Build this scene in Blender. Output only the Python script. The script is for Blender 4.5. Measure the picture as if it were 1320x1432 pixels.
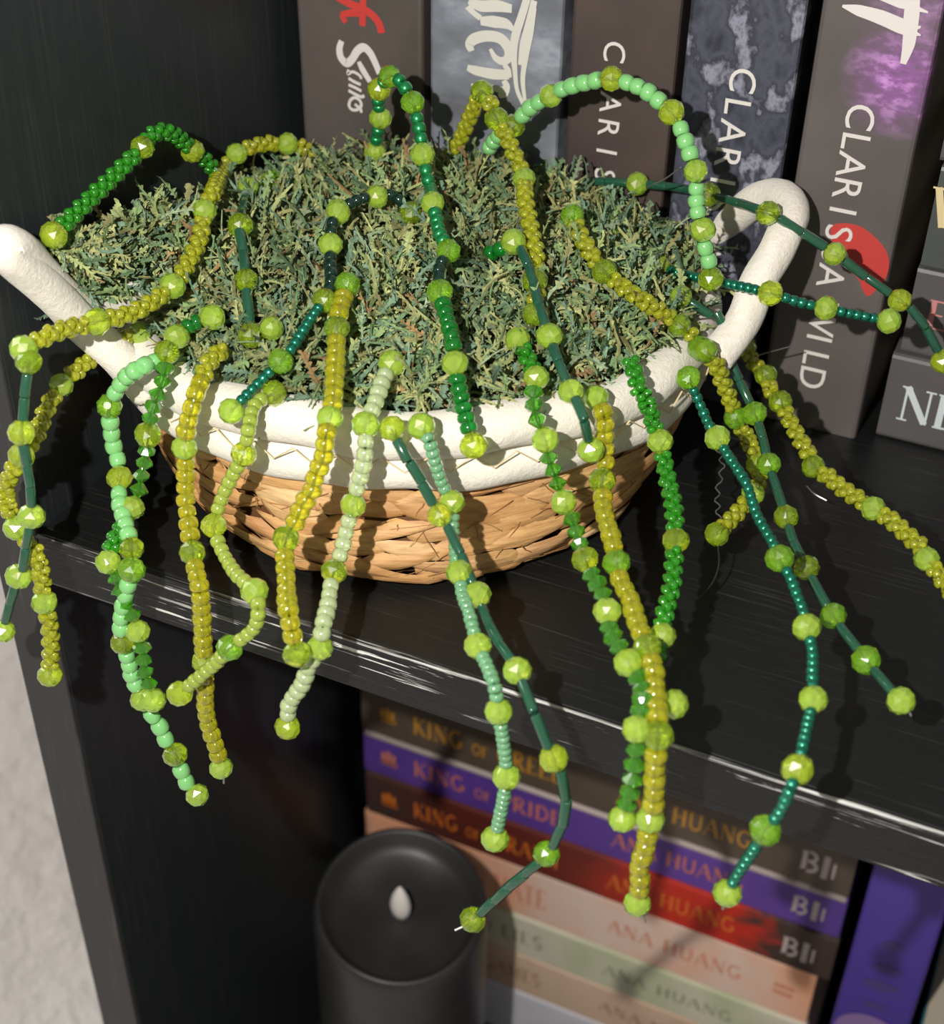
import bpy, bmesh, math, random
import numpy as np
from mathutils import Matrix, Vector
random.seed(7)
rng = np.random.default_rng(7)
for o in list(bpy.data.objects): bpy.data.objects.remove(o)
sc = bpy.context.scene
col = sc.collection

# ------------------------------------------------------------------ camera, light, exposure
# world: X along the shelf, Y into the bookcase (front edge at 0), Z up (shelf top at 0), metres
F_PX, CX, CY = 2100.0, 660.0, 716.0
NADIR = np.array([610.0, 3450.0])
down = np.array([NADIR[0] - CX, NADIR[1] - CY, F_PX]); down /= np.linalg.norm(down)
_a = np.array([900 - CX, 1025 - CY, F_PX]); _b = np.array([1000 - CX, 1025 + 32.9 - CY, F_PX])
xa = np.cross(down, np.cross(_a, _b)); xa /= np.linalg.norm(xa)
if xa[0] < 0: xa = -xa
up_ = -down; ya = np.cross(up_, xa)
R = np.stack([xa, ya, up_])                      # camera vector -> world vector
CAM = -(R @ np.array([700 - CX, 960 - CY, F_PX])) * 0.34 / F_PX
def ray(u, v): return R @ np.array([u - CX, v - CY, F_PX]) / F_PX       # depth-1 ray
def on_y(u, v, y): r = ray(u, v); return CAM + r * (y - CAM[1]) / r[1]
def on_z(u, v, z): r = ray(u, v); return CAM + r * (z - CAM[2]) / r[2]
cam_d = bpy.data.cameras.new('camera'); cam = bpy.data.objects.new('camera', cam_d); col.objects.link(cam)
rt, cu, bk = R @ np.array([1, 0, 0.]), R @ np.array([0, -1, 0.]), R @ np.array([0, 0, -1.])
cam.matrix_world = Matrix([[rt[i], cu[i], bk[i], CAM[i]] for i in range(3)] + [[0, 0, 0, 1]])
cam_d.sensor_fit = 'HORIZONTAL'; cam_d.sensor_width = 36; cam_d.lens = 36 * F_PX / 1320
cam_d.clip_start = 0.01; cam_d.clip_end = 20
cam_d.dof.use_dof = True; cam_d.dof.focus_distance = 0.365; cam_d.dof.aperture_fstop = 16.5
sc.camera = cam
w = bpy.data.worlds.new('room_light'); sc.world = w; w.use_nodes = True
w.node_tree.nodes['Background'].inputs[0].default_value = (1.0, 0.96, 0.91, 1)
w.node_tree.nodes['Background'].inputs[1].default_value = 0.23
fl_d = bpy.data.lights.new('phone_flash', 'POINT'); fl_d.energy = 7.6; fl_d.color = (1.0, 0.96, 0.9); fl_d.shadow_soft_size = 0.0035
fl = bpy.data.objects.new('phone_flash', fl_d); col.objects.link(fl)
fl.location = Vector(CAM - rt * 0.078 + cu * 0.034)
cfill_d = bpy.data.lights.new('carpet_fill_lamp', 'AREA'); cfill_d.energy = 16; cfill_d.size = 1.1; cfill_d.color = (1.0, .97, .93)  # added fill lamp that brightens the carpet; no window is known there
cfill = bpy.data.objects.new('carpet_fill_lamp', cfill_d); col.objects.link(cfill); cfill.location = (-1.7, .25, .75)
cfill.rotation_euler = (Vector((-.35, .0, -.40)) - cfill.location).to_track_quat('-Z', 'Y').to_euler()
sc.view_settings.view_transform = 'Standard'; sc.view_settings.look = 'None'
sc.view_settings.gamma = 1; sc.view_settings.use_curve_mapping = False
sc.view_settings.exposure = 0.0

# ------------------------------------------------------------------ helpers
def srgb(r, g, b): return tuple(((c / 255) / 12.92 if c / 255 < .04045 else ((c / 255 + .055) / 1.055) ** 2.4) for c in (r, g, b)) + (1,)
def mat(name, c=(.5, .5, .5, 1), rough=.5, **kw):
    m = bpy.data.materials.new(name); m.use_nodes = True
    b = m.node_tree.nodes['Principled BSDF']
    b.inputs['Base Color'].default_value = c; b.inputs['Roughness'].default_value = rough
    for k, v in kw.items(): b.inputs[k.replace('_', ' ')].default_value = v
    return m
class N:
    """small node-tree helper"""
    def __init__(s, m): s.t = m.node_tree; s.b = s.t.nodes['Principled BSDF']
    def n(s, typ, **kw):
        x = s.t.nodes.new(typ)
        for k, v in kw.items():
            if k in x.inputs: x.inputs[k].default_value = v
            else: setattr(x, k, v)
        return x
    def l(s, a, b): s.t.links.new(a, b)
    def coords(s, scale=(1, 1, 1), kind='Object'):
        tc = s.n('ShaderNodeTexCoord'); mp = s.n('ShaderNodeMapping'); mp.inputs['Scale'].default_value = scale
        s.l(tc.outputs[kind], mp.inputs['Vector']); return mp.outputs[0]
    def noise(s, vec, scale=5, detail=4, rough=.5):
        x = s.n('ShaderNodeTexNoise'); x.inputs['Scale'].default_value = scale; x.inputs['Detail'].default_value = detail
        x.inputs['Roughness'].default_value = rough; s.l(vec, x.inputs['Vector']); return x.outputs['Fac']
    def ramp(s, fac, stops):
        x = s.n('ShaderNodeValToRGB'); e = x.color_ramp.elements
        while len(e) < len(stops): e.new(.5)
        for i, (p, c) in enumerate(stops): e[i].position = p; e[i].color = c if len(c) == 4 else (*c, 1)
        s.l(fac, x.inputs[0]); return x.outputs[0]
    def mix(s, fac, a, b, blend='MIX'):
        x = s.n('ShaderNodeMix', data_type='RGBA', blend_type=blend)
        for sock, val in ((x.inputs[0], fac), (x.inputs[6], a), (x.inputs[7], b)):
            if hasattr(val, 'is_linked'): s.l(val, sock)
            else: sock.default_value = val
        return x.outputs[2]
    def bump(s, h, strength=.3, dist=.001):
        x = s.n('ShaderNodeBump'); x.inputs['Strength'].default_value = strength; x.inputs['Distance'].default_value = dist
        s.l(h, x.inputs['Height']); s.l(x.outputs[0], s.b.inputs['Normal'])

def mesh_obj(name, verts, faces, m=None, parent=None, smooth=False):
    me = bpy.data.meshes.new(name); me.from_pydata([tuple(map(float, v)) for v in verts], [], faces); me.update()
    if smooth: me.polygons.foreach_set('use_smooth', [True] * len(me.polygons))
    if m: me.materials.append(m)
    o = bpy.data.objects.new(name, me); col.objects.link(o)
    if parent: o.parent = parent
    return o
def bm_obj(name, bm, m=None, parent=None, smooth=False):
    me = bpy.data.meshes.new(name); bm.to_mesh(me); bm.free()
    if smooth: me.polygons.foreach_set('use_smooth', [True] * len(me.polygons))
    if m: me.materials.append(m)
    o = bpy.data.objects.new(name, me); col.objects.link(o)
    if parent: o.parent = parent
    return o
def box(name, lo, hi, m, parent=None, bev=0.0, seg=2):
    bm = bmesh.new(); bmesh.ops.create_cube(bm, size=1)
    for v in bm.verts: v.co = Vector([lo[i] + (v.co[i] + .5) * (hi[i] - lo[i]) for i in range(3)])
    if bev: bmesh.ops.bevel(bm, geom=list(bm.edges), offset=bev, segments=seg, affect='EDGES', profile=.5)
    return bm_obj(name, bm, m, parent)
def empty(name, loc=(0, 0, 0)):
    o = bpy.data.objects.new(name, None); col.objects.link(o); o.location = loc; o.empty_display_size = .01; return o
def tag(o, label, cat, group=None, kind=None):
    o['label'] = label
    if cat: o['category'] = cat
    if group: o['group'] = group
    if kind: o['kind'] = kind
    return o
def adopt(root):
    """children were modelled in world space: keep them there"""
    inv = Matrix.Translation(root.location).inverted()
    for ch in root.children: ch.matrix_parent_inverse = inv
    cov = next((ch for ch in root.children if ch.name.startswith('cover')), None)
    if cov:                                                   # print and hinge strips belong to the cover
        for ch in list(root.children):
            if ch.name.split('.')[0] in ('lettering', 'emblem', 'imprint_bars', 'blot_print', 'disc_print', 'worn_print', 'spine_edge'): ch.parent = cov; ch.matrix_parent_inverse = Matrix.Identity(4)
def catmull(P, n=8, closed=False):
    P = [np.asarray(p, float) for p in P]; out = []
    if closed: Q = [P[-1]] + P + P[:2]
    else: Q = [2 * P[0] - P[1]] + P + [2 * P[-1] - P[-2]]
    for i in range(1, len(Q) - 2):
        a, b, c, d = Q[i - 1:i + 3]
        for k in range(n):
            t = k / n
            out.append(.5 * (2 * b + (c - a) * t + (2 * a - 5 * b + 4 * c - d) * t * t + (3 * b - a - 3 * c + d) * t ** 3))
    if not closed: out.append(P[-1])
    return out
def tube_geo(P, rad, sides=8, closed=False, cap=True, twist=None):
    P = [np.asarray(p, float) for p in P]; n = len(P); V = []; Fc = []
    nrm = None
    for i in range(n):
        t = (P[(i + 1) % n] - P[i - 1]) if closed else P[min(i + 1, n - 1)] - P[max(i - 1, 0)]
        t = t / (np.linalg.norm(t) + 1e-12)
        if nrm is None: nrm = np.cross(t, [0, 0, 1.]) if abs(t[2]) < .9 else np.cross(t, [1., 0, 0])
        nrm = nrm - t * (nrm @ t); nrm /= np.linalg.norm(nrm) + 1e-12
        bn = np.cross(t, nrm); r = rad[i] if hasattr(rad, '__len__') else rad
        for k in range(sides):
            a = 2 * math.pi * k / sides; rr = r
            if twist: rr = r * twist(i, a)
            V.append(P[i] + rr * (math.cos(a) * nrm + math.sin(a) * bn))
    for i in range(n if closed else n - 1):
        j = (i + 1) % n
        for k in range(sides):
            Fc.append((i * sides + k, i * sides + (k + 1) % sides, j * sides + (k + 1) % sides, j * sides + k))
    if cap and not closed:
        Fc.append(tuple(range(sides))[::-1]); Fc.append(tuple((n - 1) * sides + k for k in range(sides)))
    return V, Fc

# ------------------------------------------------------------------ bookcase
BLACK = mat('black_wood_laminate', rough=.42)
def wood_nodes(m, along, amount, lo=.56, hi=.66, light=.10, mask=.44):
    n = N(m); sc3 = [1100, 1100, 1100]; sc3[along] = 34
    v = n.coords(tuple(sc3)); f = n.noise(v, 1.0, 5, .6)
    sc4 = [170, 170, 170]; sc4[along] = 9
    g = n.noise(n.coords(tuple(sc4)), 1.0, 3, .5)
    k = n.n('ShaderNodeMath', operation='MULTIPLY'); r = n.ramp(f, [(lo, (0, 0, 0)), (hi, (1, 1, 1))]); n.l(r, k.inputs[0])
    n.l(n.ramp(g, [(mask, (0, 0, 0)), (mask + .12, (amount, amount, amount))]), k.inputs[1])
    c = n.mix(k.outputs[0], (.007, .0074, .0078, 1), (light, light * .98, light * .95, 1)); n.l(c, n.b.inputs['Base Color'])
    n.bump(f, .25, .0006)
wood_nodes(BLACK, 0, .5, .55, .68, .055)
BLACK_V = mat('black_wood_laminate_upright', rough=.4); wood_nodes(BLACK_V, 2, .4, .5, .7, .06)
for nd in BLACK_V.node_tree.nodes:
    if nd.type == 'MIX': nd.inputs[6].default_value = (.018, .0225, .0245, 1)
EDGE = mat('scratched_edge_band_painted_glints', rough=.36); wood_nodes(EDGE, 0, 1.0, .585, .605, .8, .47)  # flash glints on the scratched grain, put into the colour as pale streaks
EDGE_GLINT = mat('painted_bevel_highlight', rough=.45); wood_nodes(EDGE_GLINT, 0, 1.0, .44, .52, .6)  # bevel's flash highlight put into the colour, broken up by streaks
EDGE_V = mat('black_edge_band_upright', c=(.05, .05, .05, 1), rough=.5); wood_nodes(EDGE_V, 2, .5, .55, .7, .12)
N(EDGE_V)
for nd in EDGE_V.node_tree.nodes:
    if nd.type == 'MIX': nd.inputs[6].default_value = (.035, .034, .034, 1)
WALL_X = -.1285
ZF = -.358                                  # top of the board in the lower compartment
case = empty('bookcase', (0.2, .15, ZF - .06))
tag(case, 'black wood-grain bookcase holding the basket, the candle and the books', 'bookcase')
T = .0158
def board(z, x1=.60):
    b = box('shelf_board', (WALL_X, .0004, z - T), (x1, .30, z), BLACK, case, .0006)
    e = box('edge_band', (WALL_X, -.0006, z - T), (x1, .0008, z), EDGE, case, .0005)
    box('edge_glint_strip', (WALL_X, -.00085, z - .0007), (x1, .0002, z + .00005), EDGE_GLINT, case, .00012, 1)  # thin strip added to carry the painted highlight of the top edge
    return b
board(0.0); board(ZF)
box('side_panel', (WALL_X - .0155, .0004, ZF - .04), (WALL_X, .30, .36), BLACK_V, case, .0006)
box('edge_band', (WALL_X - .0155, -.0008, ZF - .04), (WALL_X, .0008, .36), EDGE_V, case, .0005)
box('side_panel', (.60, .0004, ZF - .04), (.6155, .30, .36), BLACK_V, case, .0006)
box('back_panel', (WALL_X - .0155, .30, ZF - .04), (.6155, .304, .36), BLACK_V, case)
box('plinth', (WALL_X, .02, ZF - .04), (.60, .03, ZF - T), BLACK, case)
adopt(case)

# carpet floor
CARPET = mat('pale_fluffy_carpet', rough=.95)
n = N(CARPET); f = n.noise(n.coords((1, 1, 1)), 45, 6, .65); g = n.noise(n.coords((1, 1, 1)), 6, 3, .5)
n.l(n.mix(g, srgb(214, 204, 196), srgb(246, 243, 240)), n.b.inputs['Base Color']); n.bump(f, 1.0, .010)
gx, gy = 90, 90; V = []; Fc = []
for j in range(gy):
    for i in range(gx):
        x = -1.2 + 2.4 * i / (gx - 1); y = -1.0 + 2.0 * j / (gy - 1)
        V.append((x, y, ZF - .04 - .004 + .0035 * math.sin(x * 19 + 2 * math.sin(y * 11)) * math.cos(y * 17 + x * 5)))
for j in range(gy - 1):
    for i in range(gx - 1): Fc.append((j * gx + i, j * gx + i + 1, (j + 1) * gx + i + 1, (j + 1) * gx + i))
fl_o = mesh_obj('floor', V, Fc, CARPET, smooth=True); fl_o['kind'] = 'structure'

# ------------------------------------------------------------------ lettering
def text_mesh(s, m, parent, origin, right, upv, size, spacing=1.0, shear=0.0, align='CENTER', depth=.0001, name='lettering', wide=1.0):
    cu_ = bpy.data.curves.new('t', 'FONT'); cu_.body = s; cu_.size = size; cu_.align_x = align; cu_.align_y = 'CENTER'
    cu_.space_character = spacing; cu_.shear = shear; cu_.extrude = depth; cu_.resolution_u = 4
    t = bpy.data.objects.new('t', cu_); col.objects.link(t)
    me = bpy.data.meshes.new_from_object(t.evaluated_get(bpy.context.evaluated_depsgraph_get())); me.name = name
    bpy.data.objects.remove(t); bpy.data.curves.remove(cu_)
    r = Vector(right).normalized() * wide; u = Vector(upv).normalized(); k = r.normalized().cross(u)
    me.transform(Matrix([[r[i], u[i], k[i], origin[i]] for i in range(3)] + [[0, 0, 0, 1]]))
    me.materials.clear(); me.materials.append(m)
    o = bpy.data.objects.new(name, me); col.objects.link(o); o.parent = parent; return o
# a small roman (serif) alphabet: polylines in a unit-height box, stroke weight, serif ends
def arc(cx, cy, rx, ry, a0, a1, n=12): return [(cx + rx * math.cos(math.radians(a0 + (a1 - a0) * i / n)), cy + ry * math.sin(math.radians(a0 + (a1 - a0) * i / n))) for i in range(n + 1)]
TK, TN = .17, .06
SER = {
 'A': (.86, [([(.05, 0), (.40, 1)], TN), ([(.42, 1), (.80, 0)], TK), ([(.2, .36), (.64, .36)], TN)], [(.05, 0), (.80, 0)]),
 'B': (.68, [([(.14, 0), (.14, 1)], TK), (arc(.3, .76, .24, .235, 90, -90) , .13), (arc(.3, .27, .3, .26, 90, -90), .14), ([(.1, .985), (.3, .985)], TN), ([(.1, .52), (.3, .52)], TN), ([(.1, .02), (.3, .02)], TN)], [(.14, 0), (.14, 1)]),
 'D': (.8, [([(.14, 0), (.14, 1)], TK), (arc(.28, .5, .42, .48, 90, -90), .13), ([(.1, .98), (.3, .98)], TN), ([(.1, .02), (.3, .02)], TN)], [(.14, 0), (.14, 1)]),
 'E': (.66, [([(.14, 0), (.14, 1)], TK), ([(.1, .97), (.58, .97), (.58, .8)], TN), ([(.1, .5), (.46, .5)], TN), ([(.1, .03), (.6, .03), (.6, .22)], TN)], [(.14, 0), (.14, 1)]),
 'F': (.62, [([(.14, 0), (.14, 1)], TK), ([(.1, .97), (.56, .97), (.56, .8)], TN), ([(.1, .5), (.44, .5)], TN)], [(.14, 0), (.14, 1)]),
 'G': (.84, [(arc(.44, .5, .36, .47, 50, 318), .13), ([(.70, .44), (.70, .12)], TK), ([(.52, .42), (.84, .42)], TN)], []),
 'H': (.86, [([(.14, 0), (.14, 1)], TK), ([(.70, 0), (.70, 1)], TK), ([(.14, .5), (.7, .5)], TN)], [(.14, 0), (.14, 1), (.7, 0), (.7, 1)]),
 'I': (.34, [([(.15, 0), (.15, 1)], TK)], [(.15, 0), (.15, 1)]),
 'K': (.8, [([(.14, 0), (.14, 1)], TK), ([(.18, .42), (.66, 1)], TN), ([(.3, .56), (.7, 0)], TK)], [(.14, 0), (.14, 1), (.66, 1), (.72, 0)]),
 'L': (.62, [([(.14, 0), (.14, 1)], TK), ([(.1, .03), (.56, .03), (.56, .24)], TN)], [(.14, 0), (.14, 1)]),
 'M': (1.04, [([(.12, 0), (.16, 1)], TN), ([(.18, 1), (.5, .08)], TK), ([(.5, .08), (.82, 1)], TN), ([(.86, 0), (.84, 1)], TK)], [(.12, 0), (.86, 0), (.16, 1), (.84, 1)]),
 'N': (.86, [([(.13, 0), (.13, 1)], TN), ([(.13, 1), (.7, .02)], TK), ([(.72, 0), (.72, 1)], TN)], [(.13, 0), (.13, 1), (.72, 1)]),
 'O': (.9, [(arc(.44, .5, .36, .48, 0, 360, 20), .13)], []),
 'P': (.66, [([(.14, 0), (.14, 1)], TK), (arc(.28, .73, .3, .25, 90, -90), .13), ([(.1, .98), (.28, .98)], TN), ([(.14, .48), (.28, .48)], TN)], [(.14, 0), (.14, 1)]),
 'R': (.78, [([(.14, 0), (.14, 1)], TK), (arc(.28, .74, .28, .24, 90, -90), .13), ([(.1, .98), (.28, .98)], TN), ([(.14, .5), (.3, .5)], TN), ([(.3, .5), (.7, 0)], TK)], [(.14, 0), (.14, 1), (.72, 0)]),
 'S': (.62, [(arc(.3, .74, .22, .24, 40, 270) + arc(.3, .26, .24, .25, 90, -140), .14)], []),
 'T': (.76, [([(.37, 0), (.37, 1)], TK), ([(.04, .78), (.04, .97), (.7, .97), (.7, .78)], TN)], [(.37, 0)]),
 'U': (.84, [([(.14, 1), (.14, .35)] + arc(.42, .3, .28, .28, 180, 360) + [(.7, .35), (.7, 1)], .13)], [(.14, 1), (.7, 1)]),
 'V': (.8, [([(.06, 1), (.38, 0)], TK), ([(.4, 0), (.72, 1)], TN)], [(.06, 1), (.72, 1)]),
 'W': (1.16, [([(.06, 1), (.32, 0)], TK), ([(.34, 0), (.56, .95)], TN), ([(.54, .95), (.8, 0)], TK), ([(.82, 0), (1.06, 1)], TN)], [(.06, 1), (.56, .97), (1.06, 1)]),
 ' ': (.42, [], []),
}
def ribbon(pts, wid, V, Fc, closed=False):
    """flat stroke in 2-D with width(s)"""
    P = [np.asarray(p, float) for p in pts]; n = len(P); base = len(V)
    for i in range(n):
        t = P[min(i + 1, n - 1)] - P[max(i - 1, 0)]; t /= np.linalg.norm(t) + 1e-12
        q = np.array([-t[1], t[0]]); ww = wid[i] if hasattr(wid, '__len__') else wid
        V.append(P[i] + q * ww / 2); V.append(P[i] - q * ww / 2)
    for i in range(n - 1): Fc.append((base + 2 * i, base + 2 * i + 1, base + 2 * i + 3, base + 2 * i + 2))
def serif_text(s, m, parent, origin, right, upv, size, align='CENTER', track=.04, lift=None, name='lettering', fit=None):
    V = []; Fc = []; x = 0; D = []
    for ch in s:
        low = ch.islower(); sc_ = .62 if low else 1.0; wd, strokes, serifs = SER[ch.upper()]
        for q_, (pts, wt) in enumerate(strokes):
            ribbon([(x + p[0] * sc_, p[1] * sc_) for p in pts], wt * sc_, V, Fc); D += [q_ * .00002] * (len(V) - len(D))
        for p in serifs: ribbon([(x + (p[0] - .13) * sc_, (p[1] + (.02 if p[1] < .5 else -.02)) * sc_), (x + (p[0] + .13) * sc_, (p[1] + (.02 if p[1] < .5 else -.02)) * sc_)], .05 * sc_, V, Fc)
        D += [.0001] * (len(V) - len(D))
        x += (wd + track) * sc_
    if fit: size_x = fit / x
    else: size_x = size
    off = {'CENTER': x / 2, 'LEFT': 0, 'RIGHT': x}[align]
    r, u, o = np.asarray(right, float), np.asarray(upv, float), np.asarray(origin, float)
    nrm = np.cross(r, u)
    return mesh_obj(name, [o + r * (p[0] - off) * size_x + u * (p[1] - .5) * size + nrm * d for p, d in zip(V, D)], Fc, m, parent)

# ------------------------------------------------------------------ books
PAGES = mat('cream_paper_edges', srgb(214, 202, 180), .9)
n = N(PAGES); f = n.noise(n.coords((40, 40, 2400)), 1, 2, .5); n.l(n.mix(f, srgb(190, 176, 150), srgb(226, 216, 196)), n.b.inputs['Base Color'])
def spine_mat(name, stops, axis=0, scale=30, rough=.45, detail=4, stretch=(1, 1, 1)):
    m = mat(name, rough=rough); n = N(m); f = n.noise(n.coords(tuple(scale * s for s in stretch)), 1.0, detail, .55)
    n.l(n.ramp(f, stops), n.b.inputs['Base Color']); n.bump(n.noise(n.coords((1, 1, 1)), 900, 2), .05, .0002); return m
def cover_geo(a0, a1, h0, h1, depth, yf):
    """U-shaped paperback cover in (a, h, y): spine at yf with softly rounded hinges, boards running back"""
    t = .0006; r = .0012
    prof = [(a0, yf + depth), (a0, yf + r), (a0 + r * .3, yf + r * .3), (a0 + r, yf), (a1 - r, yf), (a1 - r * .3, yf + r * .3), (a1, yf + r), (a1, yf + depth)]
    inn = [(a0 + t, yf + depth), (a0 + t, yf + r + t), (a0 + t + r * .3, yf + t + r * .3), (a0 + r + t, yf + t), (a1 - r - t, yf + t), (a1 - t - r * .3, yf + t + r * .3), (a1 - t, yf + r + t), (a1 - t, yf + depth)]
    return prof, inn
def book(name, label, x0, x1, z0, z1, yf, depth, m, flat=False, group=None, pages=PAGES, edge=None):
    root = empty(name, ((x0 + x1) / 2, yf + depth / 2, z0)); tag(root, label, 'book', group)
    a0, a1, h0, h1 = (z0, z1, x0, x1) if flat else (x0, x1, z0, z1)
    prof, inn = cover_geo(a0, a1, h0, h1, depth, yf); k = len(prof); V = []; Fc = []
    P3 = (lambda a, y, h: (h, y, a)) if flat else (lambda a, y, h: (a, y, h))
    for L in (prof, inn):
        for h in (h0, h1): V += [P3(a, y, h) for a, y in L]
    for i in range(k - 1):
        Fc += [(i, i + 1, k + i + 1, k + i), (2 * k + i + 1, 2 * k + i, 3 * k + i, 3 * k + i + 1), (i + 1, i, 2 * k + i, 2 * k + i + 1), (k + i, k + i + 1, 3 * k + i + 1, 3 * k + i)]
    for i in (0, k - 1): Fc.append((i, k + i, 3 * k + i, 2 * k + i))
    mesh_obj('cover', V, Fc, m, root)
    e = .0007; i3 = .0015
    lo = P3(a0 + e, yf + .001, h0 + i3); hi = P3(a1 - e, yf + depth - .002, h1 - i3)
    box('page_block', lo, hi, pages, root)
    if edge:        # pale strip along the upper hinge of a lying paperback
        V, Fc = tube_geo([(x0 + .0008, yf + .0006, z1 - .0008), (x1 - .0008, yf + .0006, z1 - .0008)], .00145, 8)
        mesh_obj('spine_edge', V, Fc, edge, root, True)
    return root
WHITE_INK = mat('white_ink', srgb(214, 208, 204), .55); RED_INK = mat('red_ink', srgb(196, 62, 56), .5)
YB = .1335; LIFT = np.array([0, -.00012, 0])
def bx(u, v=150): return on_y(u, v, YB)[0]
DARK1 = spine_mat('dark_umber_spine', [(.3, srgb(74, 68, 64)), (.7, srgb(92, 84, 80))], scale=25)
CLOUD = spine_mat('stormy_grey_blue_spine', [(.28, srgb(96, 98, 104)), (.52, srgb(120, 124, 134)), (.66, srgb(150, 156, 166)), (.8, srgb(108, 116, 130))], scale=70, detail=7, stretch=(.8, 1, 1.6))
DARK3 = spine_mat('dark_brown_spine', [(.3, srgb(60, 50, 52)), (.6, srgb(78, 66, 62)), (.8, srgb(96, 82, 66))], scale=22)
SWIRL = spine_mat('dark_feather_swirl_spine', [(.3, srgb(42, 44, 54)), (.47, srgb(74, 76, 90)), (.55, srgb(52, 52, 64)), (.64, srgb(140, 140, 156)), (.72, srgb(60, 60, 70)), (.82, srgb(120, 122, 66))], scale=150, detail=10, stretch=(1, 1, .7))
GREY5 = spine_mat('charcoal_grey_spine', [(.3, srgb(84, 78, 76)), (.7, srgb(102, 95, 92))], scale=20)
x_edges = [WALL_X + .0008, bx(590, 60), bx(599, 60), bx(784, 60), bx(795, 60), bx(946, 60), bx(957, 60), bx(1119, 60), bx(1141, 60), bx(1310, 60)]
b1 = book('paperback', 'dark umber upright book with red and white script, against the black side panel', x_edges[0] + .004, x_edges[1], 0, .198, YB, .13, DARK1)
b2 = book('paperback', 'grey-blue cloudy upright book with large cream script letters', x_edges[2], x_edges[3], 0, .203, YB + .0006, .13, CLOUD)
b3 = book('paperback', 'plain dark brown upright book with thin white capitals', x_edges[4], x_edges[5], 0, .203, YB + .0012, .13, DARK3)
b4 = book('paperback', 'upright book with dark feathery grey swirl spine and white capitals', x_edges[6], x_edges[7], 0, .203, YB + .001, .13, SWIRL)
b5 = book('paperback', 'charcoal upright book with purple glitter and a red blot on its spine', x_edges[8], x_edges[9], 0, .203, YB - .0005, .13, GREY5)
def strokes_on(parent, m, yf, strokes, name='lettering'):
    """lettering strokes drawn on the spine plane, (pixel path, width in mm)"""
    V = []; Fc = []; Yo = []
    for si, (pts, wd) in enumerate(strokes):
        P = catmull([on_y(px, py, yf)[[0, 2]] for px, py in pts], 6)
        W = np.interp(np.linspace(0, 1, len(P)), np.linspace(0, 1, len(wd)), wd) * .001 if hasattr(wd, '__len__') else wd * .001
        ribbon(P, W, V, Fc); Yo += [yf - .00015 - .00003 * si] * (len(V) - len(Yo))
    return mesh_obj(name, [(p[0], y, p[1]) for p, y in zip(V, Yo)], Fc, m, parent)
strokes_on(b1, RED_INK, YB, [([(470, -6), (487, 4), (505, 11), (520, 20), (530, 32), (534, 46)], 2.2), ([(508, -8), (508, 12), (507, 36)], 2.0), ([(477, 20), (490, 18), (503, 18)], [1.4, 2, 2]), ([(478, 20), (481, 26), (484, 31)], 1.7), ([(484, -14), (500, -22), (530, -30)], 2)])
strokes_on(b1, WHITE_INK, YB, [([(478, 57), (475, 68), (477, 80), (485, 88), (493, 82), (500, 71), (509, 66), (518, 74), (526, 90), (531, 103)], [1.6, 2, 2.2, 2.4, 2.2, 2.3, 2.4, 2.2, 2.0, 1.8]),
    ([(502, 86), (508, 98), (518, 114)], [1.3, 1.9, 1.6]),
    ([(488, 97), (487, 103), (494, 100), (503, 105), (506, 110)], .85), ([(488, 109), (496, 114), (505, 118)], .9), ([(488, 118), (497, 122), (506, 127)], .9), ([(488, 126), (497, 131), (506, 135), (510, 133)], .9),
    ([(490, 140), (489, 148), (494, 153), (502, 152), (506, 146), (503, 139), (496, 136), (490, 140)], .9), ([(497, 145), (505, 152), (506, 157)], .85)])
CREAM_INK = mat('cream_script_ink', srgb(208, 205, 196), .5)
strokes_on(b2, CREAM_INK, YB + .0006, [([(656, 0), (672, 8), (695, 8), (716, 12)], [2, 3, 3.2, 2.2]), ([(655, 8), (662, 17), (672, 25)], [2.4, 1.6, 1.6]), ([(672, 29), (690, 30), (708, 33), (718, 41)], [2.2, 3.2, 2.8, 1.2]),
    ([(660, 71), (657, 62), (664, 54), (680, 50), (697, 52), (707, 60), (712, 72), (710, 82), (702, 85), (693, 80), (686, 68)], [1.8, 2.6, 3, 3, 3, 3, 2.6, 2.4, 2.2, 1.8, 1.0]),
    ([(654, 94), (665, 98), (690, 103), (712, 104)], [1.6, 2.6, 3, 2.6]), ([(706, 90), (711, 98), (713, 108)], [1.4, 1.8, 1.4]), ([(705, 112), (709, 120), (706, 130), (698, 134)], [1.6, 2, 2.2, 1.2]), ([(692, 122), (700, 125), (707, 124)], 1.8), ([(660, 121), (676, 122), (692, 123)], 2),
    ([(740, -10), (731, 20), (722, 48), (719, 70), (721, 100), (724, 125), (733, 146)], [2, 2.2, 2.4, 2.2, 1.4, 1.2, 1.2]), ([(748, 0), (741, 30), (733, 60), (728, 90)], [1.8, 2, 2, 1.2]), ([(749, 10), (743, 45), (736, 80), (732, 110), (735, 140)], [1, 1.6, 1.6, 1.4, 1])])
V_DOWN, V_RIGHT = (0, 0, -1), (1, 0, 0)
def down_text(parent, s, px_a, px_b, yf, cap, wide=1.0):
    """capitals running down a spine, one mesh per letter so the tracking can follow the photo"""
    A, Bp = on_y(*px_a, yf), on_y(*px_b, yf); k = len(s) - 1
    for i, ch in enumerate(s):
        if ch == ' ': continue
        p = A + (Bp - A) * i / k
        text_mesh(ch, WHITE_INK, parent, (p[0], yf - .00022, p[2]), V_DOWN, V_RIGHT, cap / .70, wide=wide)
down_text(b3, 'CLARISSA WILD', (858, 72), (828, 458), YB + .0012, .0060)
down_text(b4, 'CLARISSA WILD', (1037, 112), (960, 500), YB + .001, .0069)
down_text(b5, 'CLARISSA WILD', (1201, 163), (1134, 527), YB - .0005, .0071)
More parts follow.
